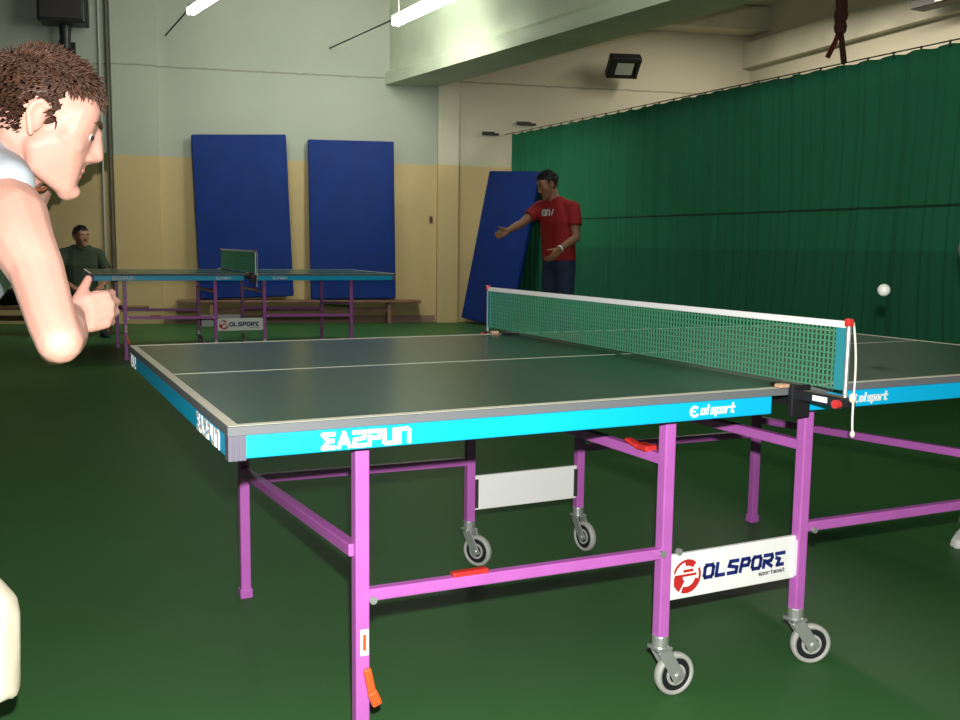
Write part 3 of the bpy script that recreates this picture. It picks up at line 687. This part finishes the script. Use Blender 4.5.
def face_bits(body, c, F, k, hairmat, big=True):
    P = lambda x, y, z: V(c) + F @ V((x * k, y * k, z * k))
    for y in (-1, 1):
        e = MB().ball(P(0.0705, y * 0.033, 0.007), 0.0132 * k, 3).build('eye', M_EYE, body, smooth=True)
        MB().ball(P(0.0792, y * 0.0352, 0.0065), 0.0070 * k, 2).build('iris', M_IRIS, e, smooth=True)
        b = MB(); b.tube([P(0.088, y * 0.013, 0.033), P(0.0865, y * 0.026, 0.037), P(0.0765, y * 0.047, 0.033)], [0.004 * k, 0.005 * k, 0.002 * k], 6); b.build('eyebrow', hairmat, body, smooth=True)
    if big:
        b = MB(); 
        for z, r, x in ((-0.0555, 0.006, 0.0845), (-0.0675, 0.007, 0.0815)):
            b.tube([P(x - 0.012, 0.019, z - 0.001), P(x - 0.001, 0.009, z + 0.001), P(x, 0, z), P(x - 0.001, -0.009, z + 0.001), P(x - 0.012, -0.019, z - 0.001)], [0.002 * k, r * 0.8 * k, r * 0.85 * k, r * 0.8 * k, 0.002 * k], 8)
        b.build('lips', M_LIP, body, smooth=True)
def hair(body, c, F, k, material, tufts, top_len, side_len, front=0.058, rough=0.35, thin=1.0, flat=False):
    P = lambda v: V(c) + F @ (V(v) * k)
    b = MB(); cen = V((-0.014, 0, 0.036)); rad = V((0.0995, 0.0795, 0.0905))
    def ok(v):      # hairline in head coordinates
        if v.x > 0.02 and v.z < 0.076 - max(0, abs(v.y) - 0.03) * 0.4: return False
        if v.x > -0.030 and v.z < 0.035: return 0.004 < v.x < 0.018 and v.z > 0.002
        return v.z > -0.058
    tmp = bmesh.new(); bmesh.ops.create_icosphere(tmp, subdivisions=4, radius=1)
    good = {}
    for v in tmp.verts:
        p = cen + V((v.co.x * rad.x, v.co.y * rad.y, v.co.z * rad.z)); 
        if p.z < 0.03 and p.x < 0: p.x = p.x * (1 - min(1, (0.03 - p.z) / 0.25) * 0.3)
        v.co = p
    bad = [v for v in tmp.verts if not ok(v.co)]
    bmesh.ops.delete(tmp, geom=bad, context='VERTS')
    mp = {}
    for v in tmp.verts: mp[v.index] = None
    tmp.verts.ensure_lookup_table(); tmp.verts.index_update()
    outer = [b.bm.verts.new(P(v.co)) for v in tmp.verts]; inner = [b.bm.verts.new(P(cen + (v.co - cen) * 0.9)) for v in tmp.verts]
    for f in tmp.faces:
        ids = [v.index for v in f.verts]; b.bm.faces.new([outer[i] for i in ids]); b.bm.faces.new([inner[i] for i in ids[::-1]])
    for e in tmp.edges:
        if len(e.link_faces) == 1:
            i, j = e.verts[0].index, e.verts[1].index
            try: b.bm.faces.new((outer[i], outer[j], inner[j], inner[i]))
            except ValueError: pass
    vs = [v.co.copy() for v in tmp.verts]; tmp.free()
    for q in range(tufts):
        p = random.choice(vs) + V((random.uniform(-.005, .005), random.uniform(-.005, .005), random.uniform(-.005, .005)))
        nrm = V(((p.x - cen.x) / rad.x ** 2, p.y / rad.y ** 2, (p.z - cen.z) / rad.z ** 2)).normalized()
        t = max(0, min(1, (p.z - 0.075) / 0.04)); ln = (side_len + (top_len - side_len) * t) * random.uniform(0.6, 1.2)
        flow = V((0.55, 0, 0.25)) * t + V((-0.45, 0, -0.75)) * (1 - t)
        d = (nrm * (0.42 + 0.35 * t) + flow * (0.7) + V((random.gauss(0, rough), random.gauss(0, rough), random.gauss(0, rough)))).normalized()
        if d.dot(nrm) < 0.12: d = (d + nrm * 0.3).normalized()
        if flat:
            sw = V((-0.55, 0, -0.55)) if p.x < 0.02 else V((0.1, 0, -0.5))
            tg = (V((0.35 if p.x > 0.03 else 0.75, 0, 0.35)) * t + sw * (1 - t)); tg = (tg - nrm * tg.dot(nrm)).normalized()
            g_ = 0.09 + 0.30 * t
            d = (tg + nrm * (0.09 + 0.75 * t) + V((random.gauss(0, g_), random.gauss(0, g_), random.gauss(0, g_)))).normalized()
            if d.dot(nrm) < 0.06: d = (d + nrm * (0.06 - d.dot(nrm))).normalized()
        w_ = (0.0040 + 0.002 * random.random()) * thin
        a = P(p - nrm * 0.003); e = P(p + d * ln); mdl = P(p + d * ln * 0.5 + nrm * 0.002)
        b.tube([a, mdl, e], [w_ * k, w_ * 0.8 * k, 0.0006], 4)
    return b.build('hair', material, body, smooth=True)
def hand_hulls(wrist, d, thumb, mirror=1, curl=(0.9, 1.0, 0.7), k=1.0, spread=0.0, tdir=None):
    """wrist point, pointing direction, thumb-side direction; palm normal follows from handedness"""
    d = V(d).normalized(); s = (V(thumb) - d * V(thumb).dot(d)).normalized(); nrm = d.cross(s) * mirror
    w_ = V(wrist); H = []
    kn_ = [(0.027, 0.084, 0.0118), (0.009, 0.089, 0.0122), (-0.010, 0.085, 0.0116), (-0.027, 0.075, 0.0104)]
    for a_ in range(4):
        o_, l_, r_ = kn_[a_]
        H.append(caps((w_ + s * o_ * 0.55 * k, 0.0175 * k), (w_ + d * l_ * 0.55 * k + s * o_ * 0.9 * k + nrm * 0.003 * k, 0.0145 * k)))
        H.append(caps((w_ + d * l_ * 0.5 * k + s * o_ * 0.9 * k, 0.0145 * k), (w_ + d * l_ * k + s * o_ * k, r_ * k)))
        if a_ < 3:
            o2, l2, r2 = kn_[a_ + 1]
            H.append(caps((w_ + s * o_ * 0.5 * k, 0.016 * k), (w_ + s * o2 * 0.5 * k, 0.016 * k), (w_ + d * l_ * 0.93 * k + s * o_ * k + nrm * 0.003 * k, 0.0088 * k), (w_ + d * l2 * 0.93 * k + s * o2 * k + nrm * 0.003 * k, 0.0088 * k)))
    H.append(caps((w_ + d * 0.012 * k + s * 0.014 * k + nrm * 0.004 * k, 0.018 * k), (w_ + d * 0.050 * k + s * 0.030 * k + nrm * 0.010 * k, 0.0135 * k)))
    H.append(caps((w_ + d * 0.015 * k - s * 0.016 * k + nrm * 0.006 * k, 0.016 * k), (w_ + d * 0.055 * k - s * 0.026 * k + nrm * 0.007 * k, 0.0125 * k)))
    for q, (off, base, l, r) in enumerate(((0.027, 0.085, 0.041, 0.0088), (0.009, 0.090, 0.045, 0.0090), (-0.010, 0.086, 0.042, 0.0086), (-0.027, 0.076, 0.033, 0.0076))):
        p = w_ + d * base * k + s * off * k; a = 0.0; dd = d
        for j, (f, cu_) in enumerate(zip((1.0, 0.62, 0.5), curl)):
            a += cu_; dd = d * math.cos(a) + nrm * math.sin(a) + s * (spread + 0.05) * (off / 0.03)
            e = p + dd.normalized() * l * f * k
            H.append(caps((p, r * k), (e, r * 0.92 * k))); p = e
    td = V(tdir).normalized() if tdir is not None else (d * 0.65 + s * 0.62 + nrm * 0.42).normalized()
    p = w_ + d * 0.030 * k + s * 0.026 * k + nrm * 0.006 * k; e = p + td * 0.042 * k; H.append(caps((p, 0.015 * k), (e, 0.0105 * k)))
    t2_ = (td + nrm * 0.15 + d * 0.15).normalized(); H.append(caps((e, 0.0105 * k), (e + t2_ * 0.030 * k, 0.0088 * k)))
    return H
def foot_hulls(heel, d, k=1.0, h=0.0):
    d = V((d[0], d[1], 0)).normalized(); s = V((-d.y, d.x, 0)); p = V(heel); up = V((0, 0, 1))
    pts = []
    for a, wd_, z0, z1 in ((0.0, 0.030, 0.0, 0.075), (0.05, 0.034, 0.0, 0.085), (0.14, 0.043, 0.0, 0.055), (0.20, 0.046, 0.0, 0.042), (0.265, 0.030, 0.0, 0.030)):
        for y in (-1, 0, 1):
            for z in (z0, z1): pts.append(p + d * a * k + s * wd_ * k * y * (0.75 if z > 0 else 1) * (1 if y else 1) + up * (z * k + h) + (d * 0.012 * k if (y == 0 and a in (0.265,)) else V()))
    pts.append(p - d * 0.012 * k + up * 0.03 * k)
    return [pts]

# ---- the player in the foreground
def P_(*a): return V(a)
RF = V((0.897, -0.442, 0)).normalized(); LF = V((0.442, 0.897, 0)).normalized()
pl = thing('person', 'player in a pale grey vest crouching at the left, hands clasped', 'person', (-1.95, -0.42, 0))
inv = -V(pl.location)
def Wp(v): return V(v) + inv        # world to the player's own space
shN, shF = Wp((-1.705, -0.688, 1.127)), Wp((-1.699, -0.282, 1.164))
elN, elF = Wp((-1.651, -0.898, 0.937)), Wp((-1.630, -0.222, 0.855))
wrN, wrF = Wp((-1.624, -0.672, 0.959)), Wp((-1.597, -0.398, 0.920))
neck0, neck1, hc = Wp((-1.723, -0.466, 1.214)), Wp((-1.667, -0.499, 1.259)), Wp((-1.643, -0.516, 1.304))
chest, waist, pelv = Wp((-1.803, -0.417, 1.109)), Wp((-1.936, -0.365, 0.919)), Wp((-2.061, -0.304, 0.743))
hpN, hpF = pelv - LF * 0.10 + V((0, 0, -0.02)), pelv + LF * 0.10 + V((0, 0, -0.02))
knN, knF = Wp((-1.788, -0.649, 0.428)), Wp((-1.86, -0.16, 0.44))
anN, anF = Wp((-1.811, -0.668, 0.111)), Wp((-2.05, -0.12, 0.085))
HF = head_frame(RF * 0.93 + LF * 0.36, 0.36)
tors = [caps((chest - LF * 0.10, 0.095), (chest + LF * 0.10, 0.095), (waist - LF * 0.075, 0.090), (waist + LF * 0.075, 0.090)),
        caps((chest - LF * 0.11, 0.09), (chest + LF * 0.11, 0.09), (neck0 - LF * 0.11, 0.052), (neck0 + LF * 0.11, 0.052)),
        caps((waist - LF * 0.075, 0.090), (waist + LF * 0.075, 0.090), (pelv - LF * 0.08, 0.105), (pelv + LF * 0.08, 0.105))]
B = list(tors)
B += [caps((neck0 - LF * 0.05, 0.055), (shN, 0.058)), caps((neck0 + LF * 0.05, 0.055), (shF, 0.058)), caps((chest - LF * 0.11, 0.070), (shN, 0.050)), caps((chest + LF * 0.11, 0.070), (shF, 0.050))]
B += [caps((neck0, 0.066), (neck1 - RF * 0.005, 0.058)), caps((neck1, 0.056), (hc + HF @ V((-0.03, 0, -0.03)), 0.055))]
for sh, el, wr, hin in ((shN, elN, wrN, 1), (shF, elF, wrF, -1)):
    mid = sh.lerp(el, 0.45) + RF * 0.006 ; fm = el.lerp(wr, 0.30)
    B += [caps((sh, 0.058), (sh.lerp(el, 0.25), 0.051)), caps((sh.lerp(el, 0.25), 0.051), (mid, 0.044)), caps((mid, 0.044), (sh.lerp(el, 0.85), 0.038)), caps((sh.lerp(el, 0.85), 0.038), (el, 0.035)), caps((el, 0.035), (fm, 0.040)), caps((fm, 0.040), (wr, 0.026))]
for hp, kn, an in ((hpN, knN, anN), (hpF, knF, anF)):
    B += [caps((hp, 0.095), (kn, 0.058)), caps((kn, 0.056), (kn.lerp(an, 0.3) - RF * 0.015, 0.055)), caps((kn.lerp(an, 0.3) - RF * 0.015, 0.055), (an, 0.036)), caps((an, 0.036), (an + V((0, 0, -0.03)) + RF * 0.02, 0.034))]
B += head_hulls(hc, HF, 1.0)
B += hand_hulls(wrN, LF * 0.77 + RF * 0.56 + V((0, 0, 0.12)), V((0, 0, 1)) + LF * 0.15, -1, (0.70, 1.0, 0.8), 0.92, tdir=LF * 0.80 - RF * 0.05 + V((0, 0, 0.60)))
B += hand_hulls(wrF, RF * 0.35 - LF * 0.92 - V((0, 0, 0.10)), (0, 0, 1.0), 1, (1.0, 1.2, 0.9), 0.95, tdir=RF * 0.5 - LF * 0.7 + V((0, 0, 0.35)))
body = solid('body', B, 0.0042, M_SKIN, pl, 4)
face_bits(body, hc, HF, 1.0, M_HAIR)
hair(body, hc, HF, 1.0, M_HAIR, 6000, 0.021, 0.015, thin=0.36, flat=True)
vest = [caps((chest - LF * 0.10, 0.106), (chest + LF * 0.10, 0.106), (waist - LF * 0.075, 0.104), (waist + LF * 0.075, 0.104)),
        caps((waist - LF * 0.075, 0.104), (waist + LF * 0.075, 0.104), (pelv - LF * 0.08, 0.118), (pelv + LF * 0.08, 0.118)),
        caps((chest - LF * 0.09, 0.102), (chest + LF * 0.09, 0.102), (neck0 - LF * 0.11 - RF * 0.012 + V((0, 0, 0.012)), 0.066), (neck0 + LF * 0.11 - RF * 0.012 + V((0, 0, 0.012)), 0.066))]
st_, bk_ = Wp((-1.711, -0.632, 1.188)), Wp((-1.783, -0.501, 1.231))
vest.append(caps((st_, 0.046), (neck0 - RF * 0.01, 0.064), (bk_, 0.060), (chest - LF * 0.09, 0.10)))
vest.append(caps((bk_, 0.060), (bk_ + LF * 0.12, 0.060), (neck0 + LF * 0.09 - RF * 0.03, 0.062), (chest + LF * 0.09, 0.10)))
solid('vest', vest, 0.007, M_VEST, pl, 5)
b = MB(); nd = (neck1 - neck0).normalized(); pts = oval(neck0 + nd * 0.055, nd + V((0.0, 0, -0.15)), LF, 0.067, 0.067, 30); b.tube(pts + [pts[0]], 0.0035, 6); b.build('neck_cord', mat('brown_cord', (0.25, 0.07, 0.02), 0.7), pl, smooth=True)
sh_ = [caps((pelv - LF * 0.085, 0.122), (pelv + LF * 0.085, 0.122), (waist.lerp(pelv, 0.55) - LF * 0.075, 0.112), (waist.lerp(pelv, 0.55) + LF * 0.075, 0.112))]
for hp, kn, an in ((hpN, knN, anN), (hpF, knF, anF)):
    hem = kn.lerp(an, 0.44)
    sh_ += [caps((hp, 0.108), (kn, 0.070)), S(kn, 0.070) + ring(hem + RF * 0.004, an - kn, 0.068)]
solid('shorts', sh_, 0.007, M_SHORT, pl, 5)
for an, s in ((anN, -1), (anF, 1)):
    hl = V((an.x, an.y, 0.0)) - RF * 0.06
    solid('shoe', foot_hulls(hl, RF, 1.05) , 0.005, M_SHOE, pl, 3)

# ---- generic standing or sitting figure
def figure(root, J, fwd, headpitch, k, skin, hairm, top, topm, legm, shoem, sleeve=0.45, hands=None, voxel=0.006, headfwd=None):
    """J: joints in the figure's own space (x,y,z)"""
    f = V((fwd[0], fwd[1], 0)).normalized(); l = V((-f.y, f.x, 0))
    hf = head_frame(headfwd or fwd, headpitch)
    ch, wa_, pe, nk, hd = [V(J[q]) for q in ('chest', 'waist', 'pelvis', 'neck', 'head')]
    B = [caps((ch - l * 0.095, 0.090), (ch + l * 0.095, 0.090), (wa_ - l * 0.07, 0.085), (wa_ + l * 0.07, 0.085)), caps((wa_ - l * 0.07, 0.085), (wa_ + l * 0.07, 0.085), (pe - l * 0.075, 0.095), (pe + l * 0.075, 0.095)),
         caps((ch - l * 0.10, 0.088), (ch + l * 0.10, 0.088), (nk - l * 0.08, 0.05), (nk + l * 0.08, 0.05)), caps((nk, 0.058), (hd + hf @ V((-0.02, 0, -0.05)), 0.052))]
    T = [caps((ch - l * 0.10, 0.106), (ch + l * 0.10, 0.106), (wa_ - l * 0.08, 0.108), (wa_ + l * 0.08, 0.108)), caps((ch - l * 0.10, 0.102), (ch + l * 0.10, 0.102), (nk - l * 0.080, 0.060), (nk + l * 0.080, 0.060)),
         caps((wa_ - l * 0.08, 0.108), (wa_ + l * 0.08, 0.108)) + oval(pe + V((0, 0, 0.02)), pe - wa_, l, 0.195, 0.120)]
    Lg = [caps((pe - l * 0.085, 0.104), (pe + l * 0.085, 0.104), (wa_.lerp(pe, 0.7) - l * 0.075, 0.092), (wa_.lerp(pe, 0.7) + l * 0.075, 0.092))]
    shoes = []
    for sd, sg in (('R', -1), ('L', 1)):
        sh, el, wr = [V(J[q + sd]) for q in ('sh', 'el', 'wr')]; hp = pe + l * 0.09 * sg - V((0, 0, 0.03)); kn, an = V(J['kn' + sd]), V(J['an' + sd])
        B += [caps((ch + l * 0.10 * sg, 0.075), (sh, 0.054)), caps((nk + l * 0.05 * sg, 0.048), (sh, 0.052)), caps((sh, 0.054), (sh.lerp(el, 0.45), 0.047)), caps((sh.lerp(el, 0.45), 0.047), (el, 0.038)), caps((el, 0.038), (el.lerp(wr, 0.3), 0.040)), caps((el.lerp(wr, 0.3), 0.040), (wr, 0.026))]
        T += [caps((nk + l * 0.06 * sg, 0.052), (sh, 0.064)), caps((ch + l * 0.10 * sg, 0.092), (sh, 0.064)), S(sh, 0.066) + ring(sh.lerp(el, sleeve * 1.5), el - sh, 0.066)]
        hd_, th_, cu_ = J['hd' + sd]
        B += hand_hulls(wr, hd_, th_, sg, cu_, 1.0)
        B += [caps((hp, 0.085), (kn, 0.056)), caps((kn, 0.055), (kn.lerp(an, 0.3) - f * 0.012, 0.052)), caps((kn.lerp(an, 0.3) - f * 0.012, 0.052), (an, 0.036))]
        Lg += [caps((hp, 0.100), (kn, 0.072)), S(kn, 0.072) + ring(an + V((0, 0, 0.02)), an - kn, 0.062)]
        fd = V(J.get('ft' + sd, f)); shoes.append((V((an.x, an.y, 0)) - fd.normalized() * 0.06, fd))
    B += head_hulls(hd, hf, 1.0)
    body = solid('body', B, voxel, skin, root, 3)
    face_bits(body, hd, hf, 1.0, hairm, skin is M_SKIN)
    hair(body, hd, hf, 1.0, hairm, 500, 0.022, 0.012)
    t = solid(top, T, 0.009, topm, root, 5); solid('trousers', Lg, 0.009, legm, root, 4)
    for h_, fd in shoes: solid('shoe', foot_hulls(h_, fd, 1.05), 0.006, shoem, root, 2)
    return body, t
# man in the red T-shirt (joint positions measured once, stored in metres)
base = V((2.88, 5.22, 0))
rm = thing('person', 'man in a red T-shirt and jeans standing before the curtain, one arm held out', 'person', base)
def rl(p): return tuple(V(p) - base)
fr = (RF * -0.80 - LF * 0.58).normalized(); lr = V((-fr.y, fr.x, 0))
ctr = V((2.88, 5.22, 0))
def at(a, b, z): return rl(ctr + fr * a + lr * b + V((0, 0, z)))
R_, F_ = RF, LF
def sc_(x, d, z): return rl(ctr + R_ * x + F_ * d + V((0, 0, z)))
J = dict(pelvis=sc_(0.02, 0, 0.95), waist=sc_(0.01, 0, 1.10), chest=sc_(0.0, 0, 1.33), neck=sc_(-0.03, 0, 1.50), head=sc_(-0.10, -0.01, 1.655),
         shR=sc_(-0.16, 0.10, 1.46), shL=sc_(0.13, -0.13, 1.45), elR=sc_(-0.33, 0.02, 1.31), wrR=sc_(-0.46, -0.05, 1.24),
         elL=sc_(0.15, -0.20, 1.18), wrL=sc_(0.00, -0.30, 1.08),
         knR=sc_(-0.07, 0.08, 0.52), knL=sc_(0.08, -0.09, 0.52), anR=sc_(-0.08, 0.10, 0.10), anL=sc_(0.09, -0.11, 0.10))
J['hdR'] = (-R_ * 0.85 - F_ * 0.2 - V((0, 0, 0.4)), V((0, 0, 1)), (0.5, 0.7, 0.4)); J['hdL'] = (-R_ * 0.6 - F_ * 0.2 - V((0, 0, 0.75)), -F_ * 0.3 - R_ * 0.5 + V((0, 0, 0.3)), (0.4, 0.5, 0.3))
body, top_ = figure(rm, J, fr, 0.42, 1.0, M_SKIN2, M_HAIR2, 't_shirt', M_REDT, M_JEAN, M_SHOE, 0.40, headfwd=RF * -0.93 - LF * 0.30)
b = MB(); cc = V(at(0.128, 0.00, 1.385)); u_ = V((0, 0, 1)); 
letters(b, 'ON', cc + lr * -0.065, lr, u_, fr, 0.040, 0.045, 0.018, 0.014, th=0.004); b.bar(cc + lr * 0.06 + u_ * 0.0, cc + lr * 0.085 + u_ * 0.05, 0.012, 0.004, fr); b.build('shirt_print', M_TAPE, top_)
wl_ = V(J['wrL']); b = MB(); d_ = (wl_ - V(J['elL'])); b.lathe([(0.029, -0.009), (0.033, -0.009), (0.033, 0.009), (0.029, 0.009)], wl_ - d_ * 0.02, d_, 16); b.build('wristwatch', M_TAPE, rm)

# seated person at the back
base = V((-0.90, 9.80, 0)); sm = thing('person', 'seated person in a dark olive shirt on the bench behind the far table', 'person', base)
fs = V((0.10, -1, 0)).normalized(); ls = V((-fs.y, fs.x, 0))
def sa(a, b, z): return tuple(fs * a + ls * b + V((0, 0, z)))
J = dict(pelvis=sa(-0.02, 0, 0.445), waist=sa(-0.02, 0, 0.60), chest=sa(0.00, 0, 0.83), neck=sa(0.03, 0, 1.00), head=sa(0.07, 0, 1.145),
         shR=sa(0.0, -0.20, 0.95), shL=sa(0.0, 0.20, 0.95), elR=sa(0.10, -0.29, 0.68), elL=sa(0.10, 0.29, 0.68), wrR=sa(0.30, -0.16, 0.58), wrL=sa(0.30, 0.16, 0.58),
         knR=sa(0.42, -0.14, 0.48), knL=sa(0.42, 0.14, 0.48), anR=sa(0.40, -0.15, 0.10), anL=sa(0.40, 0.15, 0.10))
J['hdR'] = (fs * 0.8 + ls * 0.4 - V((0, 0, 0.3)), ls, (0.3, 0.4, 0.3)); J['hdL'] = (fs * 0.8 - ls * 0.4 - V((0, 0, 0.3)), -ls, (0.3, 0.4, 0.3))
figure(sm, J, fs, 0.05, 1.0, M_SKIN2, M_HAIR2, 'shirt', M_OLIVE, M_DARKC, M_DARKC, 0.45, voxel=0.008, headfwd=(0.5, -1))

# opponent, almost wholly outside the right edge: a shoe and a hand show
base = V((1.768, -0.05, 0)); om = thing('person', 'opponent at the right edge, only a white shoe and part of an arm in view', 'person', base)
fo = V((-0.95, -0.25, 0)).normalized(); lo = V((-fo.y, fo.x, 0))
def oa(a, b, z): return tuple(fo * a + lo * b + V((0, 0, z)))
J = dict(pelvis=oa(-0.36, 0.06, 0.90), waist=oa(-0.30, 0.06, 1.05), chest=oa(-0.24, 0.06, 1.28), neck=oa(-0.20, 0.06, 1.45), head=oa(-0.14, 0.06, 1.60),
         shR=oa(-0.22, -0.13, 1.40), shL=oa(-0.22, 0.25, 1.40), elR=oa(-0.22, -0.24, 1.13), elL=oa(-0.25, 0.36, 1.12), wrR=oa(0.0, -0.15, 1.05), wrL=oa(-0.05, 0.30, 1.02),
         knR=oa(-0.14, -0.07, 0.50), knL=oa(-0.10, 0.20, 0.50), anR=oa(-0.20, -0.08, 0.10), anL=oa(0.16, 0.04, 0.10))
J['hdR'] = (fo * 0.9 + lo * 0.2, V((0, 0, 1)), (0.6, 0.8, 0.5)); J['hdL'] = (fo * 0.9 - lo * 0.2 - V((0, 0, 0.2)), V((0, 0, 1)), (0.5, 0.6, 0.4))
figure(om, J, fo, 0.1, 1.0, M_SKIN, M_HAIR2, 't_shirt', M_OLIVE, M_DARKC, M_SHOE, 0.45, voxel=0.006)

# dark clothes left on the bench behind the player
b = [caps((V((-1.75, 9.99, 0.40)), 0.065), (V((-1.45, 9.92, 0.42)), 0.075), (V((-1.62, 9.90, 0.50)), 0.06)), caps((V((-2.05, 10.08, 0.40)), 0.06), (V((-1.7, 10.0, 0.46)), 0.08)), caps((V((-1.30, 9.86, 0.39)), 0.05), (V((-1.5, 9.93, 0.45)), 0.07))]
tag(solid('clothes_pile', b, 0.012, M_DARKC, None, 6), 'black heap of clothes on the bench behind the player\'s arm', 'clothes')
